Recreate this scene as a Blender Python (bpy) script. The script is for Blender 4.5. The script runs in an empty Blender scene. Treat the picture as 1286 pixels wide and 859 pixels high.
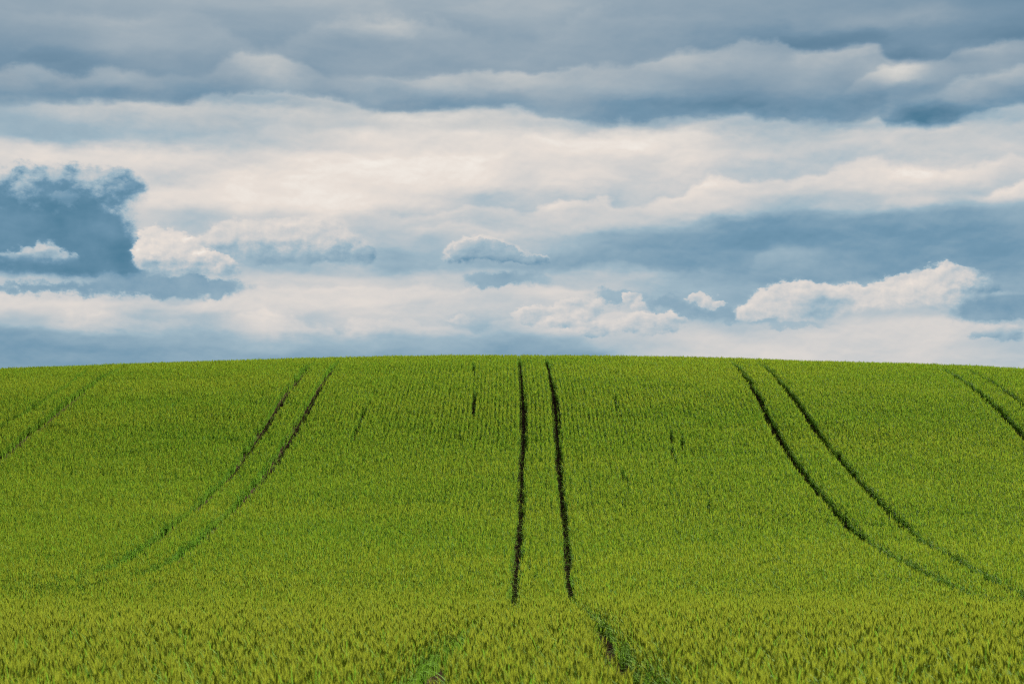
import bpy, math, random
import numpy as np

R = math.radians
rng = np.random.default_rng(7)
scene = bpy.context.scene
col = scene.collection

EXPOSURE = 2.4
WORLD_STRENGTH = 0.1
SUN_EL, SUN_AZ = R(37), R(31)          # azimuth from +Y, clockwise: the sun stands ahead, off to the right

# ------------------------------------------------------------------ helpers
def tag(o, label, cat, kind=None, group=None):
    o['label'] = label
    o['category'] = cat
    if kind: o['kind'] = kind
    if group: o['group'] = group

def link(name, me):
    o = bpy.data.objects.new(name, me)
    col.objects.link(o)
    return o

TABLES = {}
def lattice_noise(x, y, seed):
    """smooth value noise in -1..1 on arrays"""
    if seed not in TABLES: TABLES[seed] = np.random.default_rng(seed).uniform(-1, 1, (256, 256))
    tab = TABLES[seed]
    xi = np.floor(x).astype(int); yi = np.floor(y).astype(int)
    fx = x - xi; fy = y - yi
    fx = fx*fx*(3-2*fx); fy = fy*fy*(3-2*fy)
    a = tab[xi % 256, yi % 256]; b = tab[(xi+1) % 256, yi % 256]
    c = tab[xi % 256, (yi+1) % 256]; d = tab[(xi+1) % 256, (yi+1) % 256]
    return (a*(1-fx)+b*fx)*(1-fy) + (c*(1-fx)+d*fx)*fy

def fbm(x, y, seed, octaves=3):
    s = 0; a = 1; t = 0
    for k in range(octaves):
        s = s + a*lattice_noise(x*2**k+17.3*k, y*2**k-9.1*k, seed+k); t += a; a *= .5
    return s/t

# ------------------------------------------------------------------ the lie of the land (metres; the camera stands at the origin)
EYE = 1.85
CROP = 0.75
PY = [-5000, -300, 0, 50, 60, 65, 70, 77, 86, 94, 100, 104, 115, 124, 132, 138, 143, 148, 152, 155, 160, 170, 185, 210, 300, 500, 900, 1600, 6000]
PZ = [-12, -3, 0, 0, .01, .1, .45, 1.15, 2.15, 3.5, 4.85, 5.6, 8.2, 10.8, 13.0, 14.35, 15.4, 16.25, 16.8, 17.13, 17.5, 17.9, 17.8, 16.6, 9, -9, -24, -30, -34]
gy = np.arange(-20, 400, .25)
gz = np.interp(gy, PY, PZ)
kern = np.exp(-0.5*(np.arange(-20, 21)*.25/1.8)**2); kern /= kern.sum()
gz = np.convolve(np.pad(gz, 20, mode='edge'), kern, 'valid')

def ground_z(x, y):
    x = np.asarray(x, float); y = np.asarray(y, float)
    z = np.where((y > -20) & (y < 399), np.interp(y, gy, gz), np.interp(y, PY, PZ))
    t = np.clip((y-60)/85, 0, 1); t = t*t*(3-2*t)
    xx = np.minimum(np.abs(x), 400)
    z = z - .97*(np.sqrt(xx*xx+9)-3)**1.5/36.1**1.5*t
    s = np.clip((y-60)/8, 0, 1)*np.clip((105-y)/15, 0, 1)
    z = z + .45*s*np.clip(-x/13, 0, 1.3)
    z = z + .11*fbm(x/8, y/11, 3)*np.clip((y-20)/40, 0, 1)
    return z

# ------------------------------------------------------------------ wheel tracks of the sprayer: pairs 2 m apart, every 15.6 m
# (x, y) along each wheel track, half width of the gap at its near end and its far end
TRACKS = [
 ([(-31.6,100),(-31.05,121.7),(-30.52,126.6),(-30.28,134.5),(-31.07,145.2),(-31.2,175)], .16, .16),
 ([(-28.8,95),(-28.88,112.3),(-28.93,118),(-28.73,123.2),(-28.65,131.9),(-28.85,139.3),(-28.82,145),(-28.8,175)], .31, .29),
 ([(-16.6,60),(-14.89,65),(-14.53,73.7),(-14.89,87),(-14.98,99.1),(-15,109.4),(-14.84,124.5),(-14.65,133.7),(-14.75,144.3),(-14.7,175)], .25, .23),
 ([(-16.3,59),(-14.66,62.9),(-13.78,65.9),(-13.15,69.5),(-12.8,74.3),(-13.08,86.9),(-13.18,99.2),(-13.01,112.9),(-12.84,126.9),(-12.8,134.5),(-12.95,143.8),(-12.9,175)], .28, .24),
 ([(-1.05,6),(-1.05,20),(-1.05,27),(-.95,34),(-.6,42),(-.2,48),(.12,54),(.05,64.1),(.16,77.7),(.32,89.1),(.43,98),(.53,109.9),(.68,115.9),(.71,126.2),(.62,135.5),(.59,146.5),(.6,175)], .16, .155),
 ([(1.4,6),(1.46,20),(1.52,26),(1.55,31),(1.72,37),(1.95,42),(2.02,46),(1.98,52),(1.92,60.8),(1.95,65.5),(2.17,77.7),(2.39,89.1),(2.5,102.8),(2.61,112.4),(2.72,126.2),(2.63,133.6),(2.58,146.6),(2.6,175)], .16, .155),
 ([(15.1,50),(15.19,59.1),(15.2,64.6),(15.32,69),(15.32,75.5),(15.4,84.2),(15.5,93.1),(15.52,102.7),(15.72,115.1),(15.82,124.6),(16.06,133.9),(16.4,145.5),(16.9,175)], .31, .21),
 ([(16,52),(16.22,60.8),(16.97,66.3),(17.48,76.4),(18,89.6),(18.06,98.7),(18.26,109.7),(18.26,118),(18.22,127.5),(18.26,133.5),(18.3,140.4),(18.6,175)], .32, .20),
 ([(30.1,100),(30.28,113.5),(30.5,118.6),(30.93,127.4),(31.4,137.3),(31.67,144.8),(31.8,151),(32,175)], .23, .22),
 ([(32.6,105),(32.84,123.1),(33,128.3),(33.28,134.9),(33.5,141.8),(33.4,145.5),(33.5,175)], .2, .19),
]
# short misses left by the seed drill
MISSES = [
 ([(-8.98,130.5),(-9.15,121.7),(-9.33,112.2)], .09), ([(-2.74,144),(-2.42,126.2),(-2.38,121.4)], .09),
 ([(-3.09,118.8),(-3.03,114.8)], .11), ([(-3.32,101.3),(-3.25,97.8)], .1), ([(9.43,117.9),(9.05,112.6),(8.97,107.8)], .11),
 ([(6.01,105.8),(5.91,99.9)], .11), ([(9.52,97.2),(9.4,94)], .1), ([(-21.62,134.1),(-21.4,126.5),(-21.91,118.3)], .08),
 ([(9.99,117.3),(9.69,112.7)], .1), ([(-9.54,99.8),(-9.58,95.4)], .1), ([(-25.4,136),(-25.2,127)], .07),
 ([(6.6,128),(6.5,120)], .06), ([(-15.25,122),(-15.4,112)], .07),
]

def poly_x(pts, y):
    p = sorted(pts, key=lambda q: q[1])
    return np.interp(y, [q[1] for q in p], [q[0] for q in p])

# ------------------------------------------------------------------ materials
def new_mat(name):
    m = bpy.data.materials.new(name); m.use_nodes = True
    nt = m.node_tree; nt.nodes.clear()
    return m, nt, nt.nodes, nt.links

def soil_material(name, dark):
    m, nt, N, L = new_mat(name)
    out = N.new('ShaderNodeOutputMaterial'); b = N.new('ShaderNodeBsdfPrincipled')
    tc = N.new('ShaderNodeTexCoord')
    n1 = N.new('ShaderNodeTexNoise'); n1.inputs['Scale'].default_value = 3; n1.inputs['Detail'].default_value = 8
    L.new(tc.outputs['Object'], n1.inputs['Vector'])
    cr = N.new('ShaderNodeValToRGB')
    cr.color_ramp.elements[0].position = .3; cr.color_ramp.elements[0].color = (.045*dark, .03*dark, .018*dark, 1)
    cr.color_ramp.elements[1].position = .75; cr.color_ramp.elements[1].color = (.13*dark, .092*dark, .058*dark, 1)
    L.new(n1.outputs['Fac'], cr.inputs['Fac']); L.new(cr.outputs['Color'], b.inputs['Base Color'])
    b.inputs['Roughness'].default_value = 1.0; b.inputs['Specular IOR Level'].default_value = 0
    n2 = N.new('ShaderNodeTexNoise'); n2.inputs['Scale'].default_value = 14; n2.inputs['Detail'].default_value = 6
    L.new(tc.outputs['Object'], n2.inputs['Vector'])
    bp = N.new('ShaderNodeBump'); bp.inputs['Strength'].default_value = .8; bp.inputs['Distance'].default_value = .05
    L.new(n2.outputs['Fac'], bp.inputs['Height']); L.new(bp.outputs['Normal'], b.inputs['Normal'])
    L.new(b.outputs['BSDF'], out.inputs['Surface'])
    return m

def plant_material(name, c_a, c_b, c_dry, transl, c_ripe=None):
    """base colour varies from plant to plant and slowly across the field; thin leaves let light through"""
    m, nt, N, L = new_mat(name)
    out = N.new('ShaderNodeOutputMaterial')
    oi = N.new('ShaderNodeObjectInfo')
    geo = N.new('ShaderNodeNewGeometry')
    mp = N.new('ShaderNodeVectorMath'); mp.operation = 'MULTIPLY'; mp.inputs[1].default_value = (.045, .1, 0)
    L.new(geo.outputs['Position'], mp.inputs[0])
    nz = N.new('ShaderNodeTexNoise'); nz.inputs['Scale'].default_value = 1; nz.inputs['Detail'].default_value = 3
    L.new(mp.outputs[0], nz.inputs['Vector'])
    mr = N.new('ShaderNodeMapRange'); mr.inputs['From Min'].default_value = .3; mr.inputs['From Max'].default_value = .7
    L.new(nz.outputs['Fac'], mr.inputs['Value'])
    ad = N.new('ShaderNodeMath'); ad.operation = 'MULTIPLY_ADD'; ad.inputs[1].default_value = .32
    L.new(oi.outputs['Random'], ad.inputs[0])
    m2 = N.new('ShaderNodeMath'); m2.operation = 'MULTIPLY'; m2.inputs[1].default_value = .68
    L.new(mr.outputs[0], m2.inputs[0]); L.new(m2.outputs[0], ad.inputs[2])
    mx = N.new('ShaderNodeMix'); mx.data_type = 'RGBA'
    mx.inputs[6].default_value = (*c_a, 1); mx.inputs[7].default_value = (*c_b, 1)
    L.new(ad.outputs[0], mx.inputs[0])
    # some plants a little riper
    wn = N.new('ShaderNodeTexWhiteNoise'); wn.noise_dimensions = '1D'
    ms = N.new('ShaderNodeMath'); ms.operation = 'MULTIPLY'; ms.inputs[1].default_value = 913.7
    L.new(oi.outputs['Random'], ms.inputs[0]); L.new(ms.outputs[0], wn.inputs['W'])
    m3 = N.new('ShaderNodeMapRange'); m3.inputs['From Min'].default_value = .8; m3.inputs['From Max'].default_value = 1; m3.inputs['To Max'].default_value = .45
    L.new(wn.outputs['Value'], m3.inputs['Value'])
    mx2 = N.new('ShaderNodeMix'); mx2.data_type = 'RGBA'; mx2.inputs[7].default_value = (*c_dry, 1)
    L.new(m3.outputs[0], mx2.inputs[0]); L.new(mx.outputs[2], mx2.inputs[6])
    if c_ripe:
        # the crop on the flat at the foot of the hill has come into ear earlier than that on the slope
        sx = N.new('ShaderNodeSeparateXYZ'); L.new(geo.outputs['Position'], sx.inputs[0])
        wob = N.new('ShaderNodeMath'); wob.operation = 'MULTIPLY_ADD'; wob.inputs[1].default_value = 34
        L.new(nz.outputs['Fac'], wob.inputs[0]); L.new(sx.outputs['Y'], wob.inputs[2])
        rp = N.new('ShaderNodeMapRange'); rp.interpolation_type = 'SMOOTHSTEP'
        rp.inputs['From Min'].default_value = 118; rp.inputs['From Max'].default_value = 42; rp.inputs['To Max'].default_value = .7
        L.new(wob.outputs[0], rp.inputs['Value'])
        mx3 = N.new('ShaderNodeMix'); mx3.data_type = 'RGBA'; mx3.inputs[7].default_value = (*c_ripe, 1)
        L.new(rp.outputs[0], mx3.inputs[0]); L.new(mx2.outputs[2], mx3.inputs[6]); mx2 = mx3
    d = N.new('ShaderNodeBsdfPrincipled'); d.inputs['Roughness'].default_value = .7
    d.inputs['Specular IOR Level'].default_value = .012
    L.new(mx2.outputs[2], d.inputs['Base Color'])
    t = N.new('ShaderNodeBsdfTranslucent'); L.new(mx2.outputs[2], t.inputs['Color'])
    ms = N.new('ShaderNodeMixShader'); ms.inputs[0].default_value = transl
    L.new(d.outputs[0], ms.inputs[1]); L.new(t.outputs[0], ms.inputs[2])
    L.new(ms.outputs[0], out.inputs['Surface'])
    return m

M_SOIL = soil_material('field_soil', .3)
M_TRACK = soil_material('pressed_soil_shaded', .14)  # pressed soil, its colour darkened to carry the shade between the crop walls
M_LEAF = plant_material('barley_leaf', (.050, .126, .009), (.090, .156, .012), (.12, .150, .016), .36)
M_EAR = plant_material('barley_ear', (.104, .174, .011), (.156, .194, .014), (.19, .180, .02), .32, (.158, .172, .014))
M_STEM = plant_material('barley_stem', (.075, .130, .014), (.105, .150, .02), (.14, .15, .03), .1)

# ------------------------------------------------------------------ ground: one sheet out to the horizon
def spaced(a, b, step): return list(np.arange(a, b, step))
xs = [-6000, -3500, -2000, -1200, -700, -450, -300, -200, -150, -110, -85] + spaced(-70, 70.1, 1.4) + [85, 110, 150, 200, 300, 450, 700, 1200, 2000, 3500, 6000]
ys = [-6000, -3000, -1500, -700, -300, -150, -80, -45, -25] + spaced(-14, 200, 1.0) + spaced(200, 300, 6) + [300, 330, 370, 420, 500, 600, 750, 1000, 1400, 2000, 3500, 6000]
X, Y = np.meshgrid(xs, ys); Z = ground_z(X, Y)
nx, ny = len(xs), len(ys)
verts = np.stack([X.ravel(), Y.ravel(), Z.ravel()], 1)
faces = [(j*nx+i, j*nx+i+1, (j+1)*nx+i+1, (j+1)*nx+i) for j in range(ny-1) for i in range(nx-1)]
me = bpy.data.meshes.new('ground'); me.from_pydata(verts.tolist(), [], faces)
me.materials.append(M_SOIL)
for p in me.polygons: p.use_smooth = True
ground = link('ground', me)
tag(ground, 'brown soil of the rolling field hill under the green crop', 'ground', 'structure')

# ------------------------------------------------------------------ wheel tracks: sunken-edged strips of pressed soil lying on the ground
WORDS = [
 'faint wheel track, farther out of the pair at the left edge of the hill',
 'dark wheel track cutting the left edge of the hill, running up to the crest',
 'curving wheel track left of its twin on the left slope of the hill',
 'curving dark wheel track right of its twin on the left slope of the hill',
 'straight black wheel track up the middle of the hill, left one of the pair',
 'black wheel track up the middle of the hill that bends into the foreground, right one of the pair',
 'long dark wheel track on the right slope, inner one nearer the middle of the hill',
 'long dark wheel track on the right slope, outer one farther from the middle of the hill',
 'dark wheel track near the crest at the right edge, lower one of its pair',
 'short wheel track near the crest at the right edge, upper one of its pair',
]
for (pts, w0, w1), words in zip(TRACKS, WORDS):
    y0, y1 = pts[0][1], pts[-1][1]
    n = int((y1-y0)/.5)+2
    yy = np.linspace(y0, y1, n); xx = poly_x(pts, yy)
    hw = .24
    prof = [(-1, .006), (-.8, .035), (-.55, .018), (0, .012), (.55, .018), (.8, .035), (1, .006)]
    V = []; Fc = []
    for k in range(n):
        for a, h in prof:
            px = xx[k]+a*hw*(1+.12*math.sin(k*1.7+a*3))
            V.append((px, yy[k], float(ground_z(px, yy[k]))+h+.012))
    q = len(prof)
    for k in range(n-1):
        for i in range(q-1):
            Fc.append((k*q+i, k*q+i+1, (k+1)*q+i+1, (k+1)*q+i))
    me = bpy.data.meshes.new('wheel_track'); me.from_pydata(V, [], Fc); me.materials.append(M_TRACK)
    for p in me.polygons: p.use_smooth = True
    o = link('wheel_track', me)
    tag(o, words, 'wheel track', 'structure', 'tractor wheel tracks up the hill')

# ------------------------------------------------------------------ the barley: small tufts, placed in drill rows
class Tuft:
    def __init__(self): self.v = []; self.f = []; self.m = []
    def strip(self, pts, widths, side, mat):
        """a ribbon along pts, as wide as widths, spread along the vector side"""
        b = len(self.v); side = np.asarray(side)
        for p, w in zip(pts, widths):
            p = np.asarray(p)
            if w < 1e-5: self.v.append(tuple(p))
            else:
                self.v.append(tuple(p-side*w/2)); self.v.append(tuple(p+side*w/2))
        i = b
        for k in range(len(pts)-1):
            if widths[k+1] < 1e-5: self.f.append((i, i+1, i+2))
            else: self.f.append((i, i+1, i+3, i+2))
            self.m.append(mat); i += 2
    def spindle(self, p0, d, length, rad, sides, rings, mat):
        d = np.asarray(d)/np.linalg.norm(d); a = np.cross(d, (0, 1, .3)); a /= np.linalg.norm(a); c = np.cross(d, a)
        b = len(self.v)
        for t, r in rings:
            for s in range(sides):
                an = 2*math.pi*s/sides
                self.v.append(tuple(np.asarray(p0)+d*length*t+rad*r*(a*math.cos(an)+c*math.sin(an))))
        for k in range(len(rings)-1):
            for s in range(sides):
                s2 = (s+1) % sides
                self.f.append((b+k*sides+s, b+k*sides+s2, b+(k+1)*sides+s2, b+(k+1)*sides+s)); self.m.append(mat)

def hor(an): return np.array((math.cos(an), math.sin(an), 0))

def make_tuft(r, near):
    t = Tuft()
    n = 5 if near else 4
    for s in range(n):
        base = np.array((r.normal(0, .04), r.normal(0, .05), 0)) if near else np.array((r.normal(0, .026), r.normal(0, .026), 0))
        H = CROP*r.uniform(.60 if near else .74, .99)
        an = r.uniform(0, 2*math.pi); lean = abs(r.normal(0, .07 if near else .045))
        hd = hor(an)
        top = base+hd*lean*H+np.array((0, 0, H-.13))
        mid = base*.5+top*.5-hd*.012
        ed = hd*(lean*1.6+r.uniform(.02, .3 if near else .2))+np.array((0, 0, 1)); ed /= np.linalg.norm(ed)
        if near:
            sd = hor(r.uniform(0, 6.28))
            t.strip([base, mid, top], [.006, .005, .004], sd, 2)
            L = r.uniform(.075, .105)
            t.spindle(top, ed, L, .0105, 5, [(0, .35), (.15, .9), (.5, 1), (.85, .7), (1, .15)], 0)
            for k in range(9):
                q = top+ed*L*(.15+.8*k/8)
                out = hor(k*2.4+r.uniform(-.3, .3))
                dr = ed+out*r.uniform(.1, .28); dr /= np.linalg.norm(dr)
                ln = r.uniform(.09, .14)
                t.strip([q, q+dr*ln*.6, q+dr*ln+out*.01], [.0055, .0042, 0], np.cross(dr, out)/np.linalg.norm(np.cross(dr, out)), 0)
        else:
            L = r.uniform(.13, .2)
            sd = hor(r.uniform(0, 6.28)); sd2 = np.array((-sd[1], sd[0], 0))
            w = r.uniform(.018, .026)
            for q in (sd, sd2):
                t.strip([top-ed*.02, top+ed*L*.4, top+ed*L], [w*.5, w, 0], q, 0)
        for k in range(2 if near else 1):                # old basal blades, down in the shade
            h = hor(r.uniform(0, 6.28)); lo = base+h*.01; hi = base+h*r.uniform(.02, .1)+np.array((0, 0, H*r.uniform(.5, .72)))
            w = r.uniform(.014, .02) if near else r.uniform(.04, .06)
            t.strip([lo, lo*.45+hi*.55, hi], [w, w, 0], (-h[1], h[0], 0), 1)
        nl = 4
        for k in range(nl):
            la = r.uniform(0, 2*math.pi); h = hor(la)
            z0 = H*(.25+.52*(k+r.uniform(0, .8))/nl)
            p = base+(top-base)*(z0/(H-.13)) if z0 < H-.13 else top
            ln = r.uniform(.2, .34); up = r.uniform(.5, 1.5) if k < nl-1 else r.uniform(1.2, 2.6)
            w = r.uniform(.011, .017) if near else r.uniform(.018, .027)
            d = h+np.array((0, 0, up)); d /= np.linalg.norm(d)
            side = np.array((-h[1], h[0], 0))
            droop = r.uniform(.04, .2)
            if near:
                ps = [p+d*ln*q-np.array((0, 0, droop*q*q))+h*droop*.4*q*q for q in (0, .3, .6, .85, 1)]
                t.strip(ps, [w*.7, w, w*.85, w*.45, 0], side, 1)
            else:
                ps = [p+d*ln*q-np.array((0, 0, droop*q*q))+h*droop*.4*q*q for q in (0, .5, 1)]
                t.strip(ps, [w*.7, w, 0], side, 1)
    return t

NEAR_N, FAR_N = 14, 12
rr = np.random.default_rng(21)
tufts = [make_tuft(rr, True) for _ in range(NEAR_N)]+[make_tuft(rr, False) for _ in range(FAR_N)]

# planting positions
def plant(y0, y1, row, step, seed):
    r = np.random.default_rng(seed)
    y = np.arange(y0, y1, step); xmax = .2572*y1*1.0+9
    rows = np.arange(-round(xmax/row), round(xmax/row)+1)*row
    GX, GY = np.meshgrid(rows, y)
    x = GX.ravel(); yv = GY.ravel()
    yv = yv+r.uniform(-.5, .5, x.shape)*step+.37*np.sin(x*40)
    wig = np.interp(yv, [0, 60, 78, 98, 116, 126, 150, 200], [-1.0, 1.0, 1.15, 1.4, 1.65, 1.7, 1.6, 1.6])-1.6   # the drill wanders as the tracks do
    x = x+wig+r.normal(0, 1, x.shape)*np.interp(yv, [0, 60, 108, 122, 200], [.03, .06, .055, .026, .026])
    keep = (np.abs(x) < .2572*np.maximum(yv, 12)+7) & (yv >= y0) & (yv < y1)
    return x[keep], yv[keep]

parts = [plant(5, 78, .235, .23, 1), plant(37, 176, .25, .155, 2)]
rb = np.random.default_rng(9)
k0 = rb.uniform(0, 1, len(parts[0][1])) < np.clip((78-parts[0][1])/40, 0, 1)
k1 = rb.uniform(0, 1, len(parts[1][1])) > np.clip((78-parts[1][1])/40, 0, 1)
parts = [tuple(a[k0] for a in parts[0]), tuple(a[k1] for a in parts[1])]
px = np.concatenate([p[0] for p in parts]); py = np.concatenate([p[1] for p in parts])
isnear = np.concatenate([np.full(len(parts[0][0]), True), np.full(len(parts[1][0]), False)])
r = np.random.default_rng(5)
scale = 1+.07*fbm(px/2.2, py/3.5, 31)+.05*fbm(px/7, py/5, 41)+np.where(isnear, r.normal(0, .1, px.shape), r.normal(0, .055, px.shape))
keep = np.ones(px.shape, bool)
for k, (pts, w0, w1) in enumerate(TRACKS):
    y0, y1 = pts[0][1], pts[-1][1]
    d = np.abs(px-poly_x(pts, py)); inside = (py >= y0-.3) & (py <= y1)
    ragged = 1+.16*fbm(px*0+k*9.1, py/1.6, 50+k)+.1*r.normal(0, 1, px.shape).clip(-1.5, 1.5)
    w = (w0+(w1-w0)*np.clip((py-y0)/22, 0, 1))*np.where((k in (4, 5)) & (py < 78), np.interp(py, [50, 54, 60, 78], [.8, .85, 1.0, 1.22]), 1.22)*ragged*np.clip((153-py)/7, .0, 1)
    if k == 4:                                           # the left middle track closes over where the ground flattens; nearer it is only low crop
        w = np.where(py < 53, .26*ragged*np.clip((44-py)/10, 0, 1), w)
        low = inside & (py < 52) & (d < .3); scale[low] *= np.interp(py[low], [15, 30, 45, 52], [.9, .9, .94, 1.0])
    if k == 5:
        w = np.where(py < 56, np.interp(py, [0, 25, 36, 46, 53, 56], [.27, .26, .23, .22, .2, .25])*ragged, w)
        low = inside & (py < 56) & (d < .3); scale[low] *= np.interp(py[low], [15, 30, 45, 56], [.9, .9, .9, .95])
    if k in (2, 3):
        w = w*np.clip((py-56)/18, .4, 1)
        low = inside & (py < 84) & (d < .25); scale[low] *= .8
    gap = inside & (d < w)
    weed = gap & (r.uniform(0, 1, px.shape) < np.interp(py, [52, 62], [.0, .5])) & (scale > .5)      # stunted plants and weeds in the wheelings
    scale[weed] = np.where(isnear, r.uniform(.2, .34, px.shape), r.uniform(.2, .36, px.shape))[weed]
    keep &= ~(gap & ~weed)
    edge = inside & (d >= w) & (d < w+.12); scale[edge] *= .93
for k, (pts, w0) in enumerate(MISSES):
    ya = min(q[1] for q in pts); yb = max(q[1] for q in pts)
    d = np.abs(px-poly_x(pts, py)); inside = (py >= ya) & (py <= yb)
    keep &= ~(inside & (d < w0*.88*(1+.3*fbm(px*0+k*3.7, py/.8, 90+k))))
# thin patches: short, stretched across the slope
thin = fbm(px/5.5, py/1.6, 71, 2)
scale = np.where(thin > .52, scale*.9, scale)
px, py, isnear, scale = px[keep], py[keep], isnear[keep], scale[keep]
pz = ground_z(px, py)-.01
n = len(px)
proto = np.where(isnear, r.integers(0, NEAR_N, n), r.integers(0, FAR_N, n)).astype(np.int32)
lx = .05*fbm(px/3, py/3, 61)+r.normal(0, .05, n); ly = .05*fbm(px/3, py/3, 66)+.03+r.normal(0, .05, n)
rot = np.stack([lx, ly, r.uniform(0, 2*math.pi, n)], 1).astype(np.float32)
# reviewed order: XYZ Euler turns about z last, so tilt directions stay random per plant

pv = []; pf = []; pm = []; pid = []
for k, t in enumerate(tufts):
    b = len(pv)
    pv += t.v; pf += [tuple(b+i for i in f) for f in t.f]; pm += t.m; pid += [k]*len(t.v)
nproto = len(pv)
allv = np.concatenate([np.array(pv), np.stack([px, py, pz], 1)])
me = bpy.data.meshes.new('barley'); me.from_pydata(allv.tolist(), [], pf)
me.materials.append(M_EAR); me.materials.append(M_LEAF); me.materials.append(M_STEM)
me.polygons.foreach_set('material_index', np.array(pm, np.int32))
def attr(name, typ, data, field='value'):
    a = me.attributes.new(name, typ, 'POINT'); a.data.foreach_set(field, data)
pidfull = np.concatenate([np.array(pid), np.where(isnear, -1, -2)]).astype(np.int32)
attr('tuft', 'INT', pidfull)
attr('pick', 'INT', np.concatenate([np.zeros(nproto), proto]).astype(np.int32))
attr('size', 'FLOAT', np.concatenate([np.ones(nproto), scale]).astype(np.float32))
attr('turn', 'FLOAT_VECTOR', np.concatenate([np.zeros((nproto, 3)), rot]).astype(np.float32).ravel(), 'vector')
barley = link('barley_crop', me)
tag(barley, 'dense green barley crop covering the whole hill and foreground', 'crop', 'stuff')

ng = bpy.data.node_groups.new('barley_planting', 'GeometryNodeTree')
ng.interface.new_socket('Geometry', in_out='INPUT', socket_type='NodeSocketGeometry')
ng.interface.new_socket('Geometry', in_out='OUTPUT', socket_type='NodeSocketGeometry')
N, L = ng.nodes, ng.links
gi = N.new('NodeGroupInput'); go = N.new('NodeGroupOutput')
def named(name, typ):
    a = N.new('GeometryNodeInputNamedAttribute'); a.data_type = typ; a.inputs['Name'].default_value = name
    return a.outputs[0]
tuft_id = named('tuft', 'INT'); pick = named('pick', 'INT'); size = named('size', 'FLOAT'); turn = named('turn', 'FLOAT_VECTOR')
def only(geo, value):
    c = N.new('FunctionNodeCompare'); c.data_type = 'INT'; c.operation = 'EQUAL'
    L.new(tuft_id, c.inputs[2]); c.inputs[3].default_value = value
    s = N.new('GeometryNodeSeparateGeometry'); s.domain = 'POINT'
    L.new(geo, s.inputs[0]); L.new(c.outputs[0], s.inputs[1])
    return s.outputs[0]
final = N.new('GeometryNodeJoinGeometry')
for first, count, where in ((0, NEAR_N, -1), (NEAR_N, FAR_N, -2)):
    j = N.new('GeometryNodeJoinGeometry')
    for k in range(count):
        g = N.new('GeometryNodeGeometryToInstance'); L.new(only(gi.outputs[0], first+k), g.inputs[0]); L.new(g.outputs[0], j.inputs[0])
    ip = N.new('GeometryNodeInstanceOnPoints')
    L.new(only(gi.outputs[0], where), ip.inputs['Points']); L.new(j.outputs[0], ip.inputs['Instance'])
    ip.inputs['Pick Instance'].default_value = True
    L.new(pick, ip.inputs['Instance Index']); L.new(size, ip.inputs['Scale'])
    e2r = N.new('FunctionNodeEulerToRotation'); L.new(turn, e2r.inputs[0]); L.new(e2r.outputs[0], ip.inputs['Rotation'])
    L.new(ip.outputs[0], final.inputs[0])
L.new(final.outputs[0], go.inputs[0])
md = barley.modifiers.new('planting', 'NODES'); md.node_group = ng
print('tufts', n, 'near', int(isnear.sum()))

# ------------------------------------------------------------------ sky: a world of layered cloud, built on the direction looked in
world = bpy.data.worlds.new('World'); scene.world = world; world.use_nodes = True
wt = world.node_tree; wt.nodes.clear(); N, L = wt.nodes, wt.links

class S:
    """a socket one can do sums with"""
    def __init__(self, s): self.s = s
    def __add__(a, b): return op('ADD', a, b)
    __radd__ = __add__
    def __sub__(a, b): return op('SUBTRACT', a, b)
    def __rsub__(a, b): return op('SUBTRACT', b, a)
    def __mul__(a, b): return op('MULTIPLY', a, b)
    __rmul__ = __mul__
    def __truediv__(a, b): return op('DIVIDE', a, b)
def put(v, sock):
    if isinstance(v, S): L.new(v.s, sock)
    else: sock.default_value = v
def op(kind, a, b=None, c=None, clamp=False):
    n = N.new('ShaderNodeMath'); n.operation = kind; n.use_clamp = clamp
    put(a, n.inputs[0])
    if b is not None: put(b, n.inputs[1])
    if c is not None: put(c, n.inputs[2])
    return S(n.outputs[0])
def step(v, a, b, lo=0., hi=1., kind='SMOOTHSTEP'):
    n = N.new('ShaderNodeMapRange'); n.interpolation_type = kind
    put(v, n.inputs[0]); put(a, n.inputs[1]); put(b, n.inputs[2]); n.inputs[3].default_value = lo; n.inputs[4].default_value = hi
    return S(n.outputs[0])
def xyz(x, y, z=0.):
    n = N.new('ShaderNodeCombineXYZ'); put(x, n.inputs[0]); put(y, n.inputs[1]); put(z, n.inputs[2]); return n.outputs[0]
def noise(x, y, sx, sy, detail=5, rough=.55, dist=0., seed=0., dims='2D', lac=2.0):
    n = N.new('ShaderNodeTexNoise'); n.noise_dimensions = dims
    L.new(xyz((x+seed*917.)*(1/sx), (y+seed*331.)*(1/sy)), n.inputs['Vector'])
    n.inputs['Scale'].default_value = 1; n.inputs['Detail'].default_value = detail; n.inputs['Roughness'].default_value = rough
    n.inputs['Distortion'].default_value = dist; n.inputs['Lacunarity'].default_value = lac
    return S(n.outputs['Fac'])
def mixv(a, b, f):
    n = N.new('ShaderNodeMix'); n.clamp_factor = False
    put(f, n.inputs[0]); put(a, n.inputs[2]); put(b, n.inputs[3]); return S(n.outputs[0])
def vec(kind, a, b=None, c=None, out=0):
    n = N.new('ShaderNodeVectorMath'); n.operation = kind
    for v, i in zip((a, b, c), n.inputs):
        if v is None: continue
        if isinstance(v, tuple): i.default_value = v
        else: L.new(v, i)
    return n.outputs[out]
def mixc(a, b, f):
    n = N.new('ShaderNodeMix'); n.data_type = 'RGBA'; n.clamp_factor = True
    put(f, n.inputs[0])
    for v, k in ((a, 6), (b, 7)):
        if isinstance(v, S): L.new(v.s, n.inputs[k])
        else: n.inputs[k].default_value = v
    return S(n.outputs[2])
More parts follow.
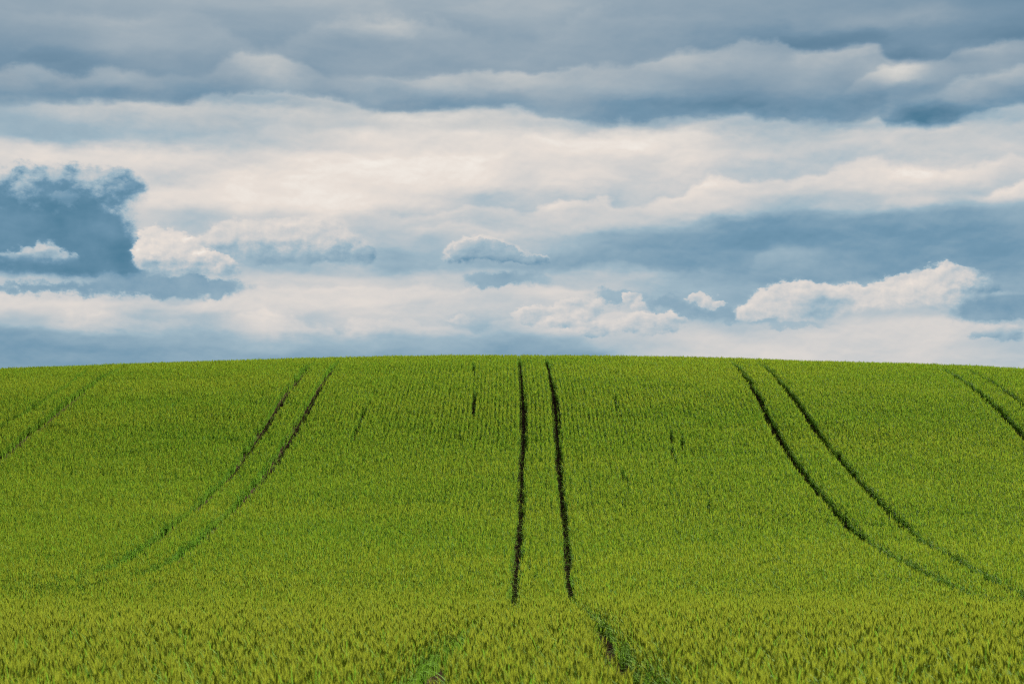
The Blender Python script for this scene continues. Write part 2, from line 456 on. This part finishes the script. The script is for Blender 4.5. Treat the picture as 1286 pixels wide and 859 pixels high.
def ramp(f, stops, interp='LINEAR'):
    n = N.new('ShaderNodeValToRGB'); cr = n.color_ramp; cr.interpolation = interp
    while len(cr.elements) < len(stops): cr.elements.new(.5)
    for e, (p, c) in zip(cr.elements, stops):
        e.position = p; e.color = c if len(c) == 4 else (*c, 1)
    put(f, n.inputs[0]); return S(n.outputs[0])

tc = N.new('ShaderNodeTexCoord'); sp = N.new('ShaderNodeSeparateXYZ'); L.new(tc.outputs['Generated'], sp.inputs[0])
dx, dy, dz = (S(sp.outputs[i]) for i in range(3))
AZ = op('ARCTAN2', dx, dy)
EL = dz/op('SQRT', op('MAXIMUM', dx*dx+dy*dy, 1e-6))
# U to the right, V downwards, in units of 1/2500 rad; (643, 704) is level and due north
U = AZ*2500.+643.
V = 704.-EL*2500.
def cu(x): return math.atan((x-643)/2500)*2500+643
def cvv(x, v): return 704-(704-v)*math.cos(math.atan((x-643)/2500))

# slow and fast wandering of the layers
wa = noise(U, V, 170, 60, 4, .55, seed=1)-.5
wb = noise(U, V, 170, 60, 4, .55, seed=2)-.5
wc = noise(U, V, 34, 17, 4, .6, seed=3)-.5
U1 = U+wa*90.+wc*22.
V1 = V+wb*34.+wc*9.

GRID = [
 (10,  [148,148,158,165,165,165,165,166,168,172,172,164,165,166,164,156,152,150,145,140,138,136,140,138,128,116,112]),
 (35,  [145,150,155,160,160,155,158,160,168,172,177,160,155,162,160,155,152,148,140,135,135,140,145,145,130,120,115]),
 (60,  [138,138,138,150,155,152,155,155,152,150,150,150,150,148,152,152,148,150,142,138,118,116,116,122,120,116,113]),
 (85,  [135,128,130,140,145,140,150,162,150,160,158,152,155,162,158,160,155,160,155,150,150,150,152,128,135,150,148]),
 (110, [148,148,138,155,145,140,150,165,155,160,155,170,160,172,165,168,160,148,140,140,150,145,172,165,150,160,158]),
 (130, [140,135,135,138,145,138,145,150,160,165,160,150,155,155,160,150,140,135,127,127,140,135,135,140,160,150,146]),
 (155, [165,170,175,175,185,185,185,195,195,190,200,200,195,190,180,162,155,158,165,165,165,150,165,113,118,150,168]),
 (180, [175,170,170,175,180,185,190,200,205,215,215,210,215,215,220,222,222,215,205,190,185,190,195,190,190,190,190]),
 (205, [215,225,220,225,225,225,215,228,230,232,232,232,230,220,215,210,205,215,215,200,195,195,195,190,190,195,196]),
 (230, [206,210,208,216,200,215,232,232,230,230,230,230,230,222,225,215,200,215,215,205,205,215,215,215,210,205,205]),
 (255, [205,205,205,210,230,232,232,230,228,228,225,215,195,205,205,190,205,210,215,190,180,190,190,190,180,195,198]),
 (280, [190,190,190,195,200,195,200,200,205,200,195,195,190,190,195,195,190,175,150,145,150,150,150,150,140,150,152]),
 (305, [180,180,180,185,195,195,195,196,195,190,190,175,180,180,170,155,150,145,140,135,140,140,140,140,135,145,148]),
 (330, [180,180,180,180,190,185,180,178,180,188,165,172,166,165,155,150,150,150,150,150,155,140,138,138,140,138,138]),
 (350, [178,178,178,178,190,200,205,208,210,210,205,205,198,190,186,186,180,160,155,150,150,145,145,142,142,140,140]),
 (370, [192,190,192,190,195,203,206,210,212,215,212,210,205,200,206,192,184,174,172,168,175,170,172,170,160,150,150]),
 (390, [210,212,215,205,205,210,215,215,215,212,200,205,200,196,200,200,192,176,170,180,190,190,195,190,180,152,150]),
 (410, [180,195,205,190,190,185,195,210,195,205,195,190,175,185,205,210,205,200,195,203,200,203,206,207,205,195,190]),
 (430, [150,155,160,160,165,165,170,175,165,165,160,165,165,160,165,190,200,205,208,208,207,207,207,206,204,200,198]),
 (450, [143,146,150,152,154,155,155,155,155,154,153,153,154,154,155,155,195,206,208,209,209,208,208,207,205,201,198]),
]
LO, HI = 100., 240.
ROWPOS = (U1+60.)*(1/1420)
def row(vals):
    st = []
    for i, v in enumerate(vals):
        s = (v-LO)/(HI-LO); st.append(((cu(i*50)+60)/1420, (s, s, s)))
    return ramp(ROWPOS, st, 'CARDINAL')
# the body of the layers: big soft forms, finer and more broken lower down
calm = step(V, 60., 230.)
n1 = noise(U+wa*70., V+wb*40., 250, 78, 4, .48, seed=4)-.5
n2 = noise(U+wb*40., V+wa*24., 84, 44, 5, .52, seed=5)-.5
n2b = noise(U+wb*40.+2., V+wa*24.+5., 84, 44, 5, .52, seed=5)-.5
body_tex = step(V, 150., 60., 0., .075)+n1*.26+(n2*.16+(n2b-n2)*.38)*(calm*.6+.4)
def layers(v0, v1):
    """the grid of cloud layers, only the rows that a band of sky can meet"""
    i0 = max([i for i, g in enumerate(GRID) if g[0] <= v0-34] or [0]); i1 = min([i for i, g in enumerate(GRID) if g[0] >= v1+34] or [len(GRID)-1])
    lay = row(GRID[i0][1])
    for i in range(i0+1, i1+1):
        lay = mixv(lay, row(GRID[i][1]), step(V1, float(GRID[i-1][0]), float(GRID[i][0]), kind='SMOOTHERSTEP'))
    return lay+.02+body_tex
qa = noise(U, V, 26, 22, 4, .6, seed=8)-.5
qb = noise(U, V, 26, 22, 4, .6, seed=9)-.5
SHPOS = (U+wa*30.+60.)*(1/1420)
jit = wb*26.+n2*34.+qb*16.
# sheets of cloud one over the other: each has a firm, uneven upper edge that is lit and fades into its grey belly
def sheet(pts, amp, fall, firm, rough, dark=.0):
    """pts: (x, v of the upper edge, strength there)"""
    st = [((cu(x)+60)/1420, (v/500., k, 0)) for x, v, k in pts]
    r_ = ramp(SHPOS, st, 'EASE')
    sep = N.new('ShaderNodeSeparateColor'); L.new(r_.s, sep.inputs[0])
    d = V-S(sep.outputs[0])*500.+jit*rough
    k = S(sep.outputs[1])
    body_ = step(d, -firm, firm)*op('EXPONENT', op('MAXIMUM', d, 0.)*(-1./fall))*amp
    above = step(d, -34., -2.)*step(d, firm, -firm)*dark
    return (body_-above)*k
SHEETS = [
 ([(0,40,.2),(120,30,.6),(230,34,.3),(340,60,.7),(430,30,.5),(540,28,.8),(640,46,.3),(760,22,.5),(900,30,.2),(1286,30,.1)], .16, 30, 9, 1.2, .04),
 ([(0,104,.8),(90,108,.8),(150,96,.7),(240,106,.2),(310,70,.7),(350,72,.8),(420,92,.3),(520,96,.6),(640,92,.9),(760,84,.6),(880,66,.8),(980,55,1),(1006,70,1),(1090,72,.9),(1132,92,1),(1172,95,.3),(1286,96,0)], .22, 34, 6, .8, .10),
 ([(1040,130,0),(1080,106,.5),(1110,96,1),(1150,98,1),(1178,96,.4),(1200,80,.7),(1240,76,1),(1286,68,1)], .20, 16, 4, .6, .08),
 ([(1120,140,0),(1170,132,.4),(1210,114,1),(1286,104,1)], .2, 18, 5, .7, .05),
 ([(0,150,.4),(100,142,.8),(200,140,.9),(310,128,.9),(420,124,1),(470,136,.9),(540,140,1),(640,142,1),(720,156,1),(790,156,.9),(850,152,1),(990,154,1),(1050,156,.8),(1100,152,1),(1118,168,1),(1180,174,1),(1226,160,1),(1286,152,1)], .20, 26, 6, .8, .12),
 ([(0,190,.5),(120,186,.6),(260,180,.5),(380,168,.6),(500,170,.5),(640,166,.7),(760,178,.4),(900,188,.6),(1010,182,.5),(1286,200,.3)], .10, 30, 7, 1., .06),
 ([(420,262,0),(520,272,.5),(600,262,.6),(660,268,.6),(704,256,1),(760,252,.9),(800,262,.5),(836,246,.8),(900,228,.8),(990,232,.7),(1090,214,.6),(1200,226,.6),(1286,218,.5)], .20, 20, 5, .9, .10),
 ([(480,298,0),(530,290,.6),(600,282,.7),(690,290,.3),(780,280,0)], .14, 14, 5, .9, .05),
 ([(930,352,0),(960,322,.7),(1010,318,.8),(1060,326,.2),(1100,330,0)], .2, 14, 8, .8, 0.),
 ([(1200,256,0),(1230,262,.8),(1260,248,1),(1286,242,1)], .25, 22, 5, .7, .08),
 ([(1080,282,0),(1120,258,.6),(1180,262,.6),(1230,272,0)], .14, 14, 6, .9, 0.),
 ([(620,352,.3),(700,342,.7),(780,334,.8),(860,344,.7),(920,350,.4),(960,356,0)], .16, 10, 6, .8, .05),
 ([(0,372,.8),(60,368,.9),(130,376,.8),(220,384,.6),(330,366,.5),(460,360,.6),(600,366,.5),(700,360,.6),(800,368,.3),(860,380,0)], .14, 18, 5, 1., .07),
 ([(0,414,.2),(120,404,.6),(260,410,.3),(350,404,.7),(430,410,.8),(500,408,.4),(580,412,.6),(700,404,.8),(800,400,.5),(900,410,.2)], .16, 12, 5, 1.2, .04),
]
def add_sheets(shade, v0, v1):
    for pts, amp, fall, firm, rough, dk in SHEETS:
        va, vb = min(q[1] for q in pts), max(q[1] for q in pts)
        if va-60 < v1 and vb+30+3.6*fall > v0: shade = shade+sheet(pts, amp, float(fall), float(firm), rough, dk)
        if len(pts) > 8 and pts[0][1]-60 < v1 and pts[0][1]+120 > v0:
            shade = shade-(amp*.11)*step(V, pts[0][1]-60., pts[0][1]+20.)*step(V, pts[0][1]+120., pts[0][1]+40.)
    return shade
# ------------------------------------------------------------------ heaps: cumulus with crisp tops, flat grey bases, lit from the left
def puffs(x, y, cell, detail=3.):
    n = N.new('ShaderNodeTexVoronoi'); n.voronoi_dimensions = '2D'; n.feature = 'SMOOTH_F1'; n.normalize = True
    L.new(xyz(x*(1/cell), y*(1.25/cell)), n.inputs['Vector'])
    n.inputs['Scale'].default_value = 1; n.inputs['Detail'].default_value = detail; n.inputs['Roughness'].default_value = .5
    n.inputs['Lacunarity'].default_value = 2.3; n.inputs['Smoothness'].default_value = .35
    return 1.-S(n.outputs['Distance'])
PU, PV = U+qa*24., V+qb*20.
puff = puffs(PU, PV, 34., 2.)
puff2 = puffs(PU+4., PV+5., 34., 2.)
relief = (puff2-puff)*.7
soft = noise(U, V, 46, 32, 6, .56, seed=6)-.5
soft2 = noise(U+4., V+5., 46, 32, 6, .56, seed=6)-.5
roll = (soft2-soft)*.85
wx = noise(U, V, 22, 16, 4, .62, seed=11)-.5
wy = noise(U, V, 22, 16, 4, .62, seed=12)-.5
def heap(blobs, edge=.12, rag=1., thr=.5, wisp=1., warp=24.):
    """soft union of domes (x, v, rx, rv), edge broken up by puffs and wisps: cover 0..1, depth, and how far each dome's skin faces the light"""
    tot = wsum = face = None
    P = xyz(op('MULTIPLY_ADD', wx, warp, U), op('MULTIPLY_ADD', wy, warp*.8, V))
    for x, v, rx, rv in blobs:
        q = vec('MULTIPLY_ADD', P, (1/rx, 1/rv, 0), (-cu(x)/rx, -cvv(x, v)/rv, 0))
        g = op('POWER', math.exp(-1), S(vec('DOT_PRODUCT', q, q, out=1)))
        w = g*g; f = S(vec('DOT_PRODUCT', q, (-.5, -.85, 0), out=1))
        tot = g if tot is None else tot+g
        wsum = w if wsum is None else wsum+w
        face = f*w if face is None else op('MULTIPLY_ADD', f, w, face)
    face = face/(wsum+.004)
    tot = tot+((puff-.62)*rag+soft*wisp)*step(tot, .08, .42)
    return step(tot, thr-edge*1.3-.03, thr+edge*1.3+.03)*.64+step(tot, thr-.4, thr+.42)*.36, tot, face
def base_fade(v, soft_): return step(V+soft*24., v-soft_, v+soft_, 1., 0.)

HEAPS = []
def cloud_at(u0, u1, v0, v1):
    def reg(f): HEAPS.append(((u0, u1, v0, v1), f)); return f
    return reg
# big dark cloud at the left, with a pale rim and an overhanging top
@cloud_at(-235, 274, 173, 418)
def _(shade):
    m, t, f = heap([(10,240,110,26),(90,232,60,20),(142,224,34,13),(30,276,95,40),(96,268,36,34),(60,322,95,40),(126,322,40,34),(156,346,26,16)], .2, .4, .5, .8, 26.)
    m = m*base_fade(355., 6.)*step(V+soft*90.+wy*20., 196., 252., .2, 1.)
    shade = mixv(shade, op('MAXIMUM', shade, .9), step(t, .0, .5)*step(V, 345., 290.)*.8)
    dark = .09+soft*.30+roll*.35+(n2*.25)+step(V+soft*120.+wy*40., 262., 216.)*.36+step(U+soft*120., 70., -30.)*.10
    shade = mixv(shade, dark, m*.97)
    return shade
@cloud_at(-8, 202, 197, 281)
def _(shade):
    m, t, f = heap([(84,250,16,9),(40,240,16,8),(66,222,24,6),(150,232,18,6)], .4, .8, .45, 1.6, 40.)
    shade = mixv(shade, .5+f*.12+roll*.5, m*.42)
    return shade
# its little bright companion
@cloud_at(-59, 130, 279, 365)
def _(shade):
    m, t, f = heap([(10,330,26,11),(38,325,20,12),(60,318,17,13),(78,326,18,8)], .2, .8, .5, 1.2, 26.)
    shade = mixv(shade, .66+f*.16+relief*.5+roll*.7-step(V+soft*20., 322., 342., 0., .26), m*base_fade(338., 7.)*.9)
    return shade
# grey shelf under both
@cloud_at(-248, 373, 319, 399)
def _(shade):
    m, t, f = heap([(60,362,140,8),(220,362,66,12),(268,358,30,10),(180,352,60,10)], .3, .1, .5, 1.4, 30.)
    shade = mixv(shade, .31+soft*.35, m*.85)
    return shade
# pile of cumulus in the middle left
@cloud_at(194, 509, 242, 368)
def _(shade):
    m, t, f = heap([(258,318,24,18),(280,300,24,18),(306,296,26,16),(330,306,26,20),(352,296,24,15),(380,298,24,18),(404,288,22,16),(428,302,22,20),(452,318,20,14),(390,318,50,16),(310,322,40,14)], .2, .8, .5, 1.2)
    m = m*base_fade(334., 9.)
    shade = mixv(shade, .76+f*.18+relief*.35+roll*.6-step(V+soft*60., 294., 324., 0., .26), m*.9)
    return shade
# bright cumulus head beside the dark cloud
@cloud_at(136, 338, 254, 374)
def _(shade):
    m, t, f = heap([(184,318,16,18),(196,298,16,15),(214,304,17,15),(232,308,17,14),(206,328,26,16),(240,328,22,14),(262,326,18,11),(282,336,20,11),(216,342,30,9)], .13, 1.0, .5, .8)
    m = m*base_fade(350., 7.)
    shade = mixv(shade, .84+f*.17+relief*.5+roll*.6-step(V+soft*50., 322., 356., 0., .34), m)
    return shade
# grey cumulus left of centre with a lit rim
@cloud_at(518, 724, 271, 356)
def _(shade):
    m, t, f = heap([(598,312,24,14),(574,321,20,11),(620,314,22,13),(645,322,26,10),(668,328,20,6)], .13, .8, .5, .7)
    m = m*base_fade(335., 5.)
    shade = mixv(shade, .52+f*.20+relief*.3+roll*.45+step(t, .95, .5)*.22-step(V, 314., 334., 0., .16), m*.97)
    return shade
@cloud_at(529, 751, 317, 383)
def _(shade):
    m, t, f = heap([(640,350,46,10),(612,353,24,8)], .3, .1, .5, 1.3)
    shade = mixv(shade, .36+soft*.3, m*.8)
    return shade
# broken cumulus low over the middle of the hill
@cloud_at(700, 960, 350, 412)
def _(shade):
    m, t, f = heap([(770,372,26,8),(832,380,26,9),(860,390,20,7),(905,396,30,9)], .35, .4, .5, 1.3, 36.)
    return mixv(shade, .36+soft*.35, m*.7)
@cloud_at(600, 970, 340, 450)
def _(shade):
    m, t, f = heap([(660,396,16,9),(680,390,14,8),(706,388,16,9),(728,380,15,9),(744,386,13,8),(722,398,26,9),(792,376,10,7),(802,383,9,5),(812,400,22,9),(846,402,20,7),(872,374,10,6),(888,379,12,7),(906,383,10,4),(780,410,24,10),(742,412,22,9),(700,406,22,8),(830,412,26,8)], .16, .95, .5, 1.1, 28.)
    return mixv(shade, .76+f*.17+relief*.45+roll*.55-step(V+soft*40., 402., 424., 0., .10), m*.9)
# long bank of cumulus at the right
@cloud_at(892, 1288, 305, 433)
def _(shade):
    m, t, f = heap([(942,394,16,11),(958,380,16,12),(978,368,18,14),(1002,366,20,13),(1030,372,22,14),(1058,372,20,13),(1088,370,22,13),(1116,366,20,13),(1142,360,20,15),(1166,352,18,15),(1190,346,18,14),(1214,350,18,13),(1236,360,18,13),(990,392,40,14),(1060,392,44,14),(1130,384,40,16),(1190,372,40,16)], .13, .9, .5, .8)
    m = m*step(V+soft*30.+(U-1000.)*.09, 398., 416., 1., 0.)
    body = .80+f*.15+relief*.45+roll*.6-step(U+soft*90., 1185., 1240., 0., .42)-step(V+soft*40., 384., 408., 0., .12)
    body = body-step(op('ABSOLUTE', U-1032.)*.6+op('ABSOLUTE', V-386.)*1.6+soft*80., 40., 10., 0., .26)
    shade = mixv(shade, body, m*.95)
    return shade
@cloud_at(1107, 1429, 334, 434)
def _(shade):
    m, t, f = heap([(1268,384,70,18),(1244,392,40,9)], .3, .1, .5, 1.2)
    shade = mixv(shade, .33+soft*.35+step(op('ABSOLUTE', V-376.-(1286.-U)*.05+soft*8.), 5., 0.)*.3, m*.85)
    return shade
@cloud_at(1183, 1314, 387, 449)
def _(shade):
    m, t, f = heap([(1226,420,14,8),(1246,416,15,8),(1268,420,15,8)], .2, .8, .5)
    shade = mixv(shade, .70+f*.15+relief*.4-step(V+soft*14., 419., 430., 0., .24), m*.85)
    return shade
@cloud_at(894, 1106, 386, 428)
def _(shade):
    m, t, f = heap([(1000,408,44,4),(960,404,20,3)], .3, .1, .5, 1.3)
    shade = mixv(shade, .46, m*.6)
    return shade
# white belly of the low bank left of centre
@cloud_at(404, 890, 365, 449)
def _(shade):
    m, t, f = heap([(470,414,18,7),(452,408,16,6),(580,402,20,6)], .25, 1., .5, 1.1)
    shade = mixv(shade, op('MAXIMUM', shade, .74+f*.14+relief*.4+roll*.4), m*.75)
    return shade
def lin(c):
    f = lambda v: (v/255/12.92 if v/255 <= .04045 else ((v/255+.055)/1.055)**2.4)/(WORLD_STRENGTH*2**EXPOSURE)
    return tuple(f(v) for v in c)
def colour(shade):
    shade = op('MINIMUM', op('MAXIMUM', shade, 0.), 1.06)
    low = ramp(shade*(1/1.06), [(0, lin((78,124,150))), (.25, lin((114,151,175))), (.5, lin((160,183,196))), (.74, lin((208,207,206))), (.9, lin((231,222,214))), (1, lin((244,238,230)))])
    high = ramp(shade*(1/1.06), [(0, lin((82,120,146))), (.25, lin((119,147,168))), (.5, lin((158,173,184))), (.74, lin((203,204,202))), (.9, lin((229,225,219))), (1, lin((242,238,232)))])
    return mixc(low, high, step(V+n2*80., 215., 90.))

def background(c):
    bg = N.new('ShaderNodeBackground'); bg.inputs[1].default_value = WORLD_STRENGTH; L.new(c.s, bg.inputs[0]); return bg.outputs[0]
def choose(f, a, b):
    ms = N.new('ShaderNodeMixShader'); put(f, ms.inputs[0]); L.new(a, ms.inputs[1]); L.new(b, ms.inputs[2]); return ms.outputs[0]
SHARED = ['U', 'V', 'ROWPOS', 'SHPOS', 'V1', 'jit', 'wa', 'wb', 'n2', 'body_tex', 'qa', 'qb', 'relief', 'puff', 'soft', 'roll', 'wx', 'wy']
def patch(u0, u1, v0, v1):
    """one tile of the sky as a node group: the layers, sheets and heaps that reach into it (neighbours agree along their common edge)"""
    global N, L
    outer = {k: globals()[k] for k in SHARED}; oN, oL = N, L
    g = bpy.data.node_groups.new('sky_tile', 'ShaderNodeTree'); N, L = g.nodes, g.links
    for k in SHARED: g.interface.new_socket(k, in_out='INPUT', socket_type='NodeSocketFloat')
    g.interface.new_socket('sky', in_out='OUTPUT', socket_type='NodeSocketShader')
    gi = N.new('NodeGroupInput'); go = N.new('NodeGroupOutput')
    for k in SHARED: globals()[k] = S(gi.outputs[k])
    sh = add_sheets(layers(v0, v1), v0, v1)
    for (a, b, c, d), f in HEAPS:
        if a < u1 and b > u0 and c < v1 and d > v0: sh = f(sh)
    L.new(background(colour(sh)), go.inputs[0])
    N, L = oN, oL
    globals().update(outer)
    n = N.new('ShaderNodeGroup'); n.node_tree = g
    for k in SHARED: L.new(outer[k].s, n.inputs[k])
    return n.outputs[0]
def tiles(us, vs):
    if len(vs) > 2:
        k = len(vs)-2
        return choose(op('GREATER_THAN', V, float(vs[k])), tiles(us, vs[:k+1]), tiles(us, vs[k:]))
    if len(us) > 2 and vs[1] > 200:
        k = len(us)//2
        return choose(op('GREATER_THAN', U, float(us[k])), tiles(us[:k+1], vs), tiles(us[k:], vs))
    return patch(us[0], us[-1], *vs)
# the rest of the sky: blue air with broken grey and white cloud over it
nish = N.new('ShaderNodeTexSky'); nish.sky_type = 'NISHITA'; nish.sun_disc = False
nish.sun_elevation = SUN_EL; nish.sun_rotation = SUN_AZ; nish.air_density = 1; nish.dust_density = 1; nish.ozone_density = 1
ez = op('MAXIMUM', dz, 0.)+.12
nn = N.new('ShaderNodeTexNoise'); nn.noise_dimensions = '2D'; L.new(xyz(dx/ez, dy/ez), nn.inputs['Vector'])
nn.inputs['Scale'].default_value = 1.1; nn.inputs['Detail'].default_value = 5; nn.inputs['Roughness'].default_value = .55
cv = S(nn.outputs['Fac'])
cloud = ramp(cv, [(.35, lin((228,222,216))), (.55, lin((190,196,200))), (.7, lin((128,148,164)))])
rest = mixc(S(nish.outputs[0]), cloud, step(cv, .36, .52, .35, 1.))

sector = step(op('ABSOLUTE', AZ), .46, .30)*step(EL, .42, .30)*step(EL, -.06, -.01)
sky_out = choose(sector, background(rest), tiles([-900, 330, 520, 900, 2200], [-900, 110, 196, 1400]))
wo = N.new('ShaderNodeOutputWorld'); L.new(sky_out, wo.inputs[0])
try: world.cycles.sampling_method = 'MANUAL'; world.cycles.sample_map_resolution = 512
except Exception: pass


# ------------------------------------------------------------------ sun and camera
sd = bpy.data.lights.new('sun', 'SUN'); sd.energy = 5.0; sd.angle = R(.53); sd.color = (1, .94, .84)
sun = bpy.data.objects.new('sun', sd); col.objects.link(sun)
dv = (math.sin(SUN_AZ)*math.cos(SUN_EL), math.cos(SUN_AZ)*math.cos(SUN_EL), math.sin(SUN_EL))
from mathutils import Vector
sun.rotation_euler = Vector(dv).to_track_quat('Z', 'Y').to_euler()

cd = bpy.data.cameras.new('camera'); cam = bpy.data.objects.new('camera', cd); col.objects.link(cam)
cam.location = (0, 0, EYE); cam.rotation_euler = (R(90), 0, 0)
cd.lens = 70; cd.sensor_width = 36; cd.shift_y = (704-429.5)/1286
cd.clip_start = .5; cd.clip_end = 20000
cd.dof.use_dof = True; cd.dof.focus_distance = 95; cd.dof.aperture_fstop = 4.0
scene.camera = cam

scene.render.engine = 'CYCLES'
scene.cycles.use_denoising = False
scene.cycles.filter_width = 1.1
scene.cycles.max_bounces = 5; scene.cycles.diffuse_bounces = 3; scene.cycles.glossy_bounces = 1; scene.cycles.transmission_bounces = 3
scene.view_settings.view_transform = 'Standard'; scene.view_settings.look = 'None'
scene.view_settings.exposure = EXPOSURE; scene.view_settings.gamma = 1
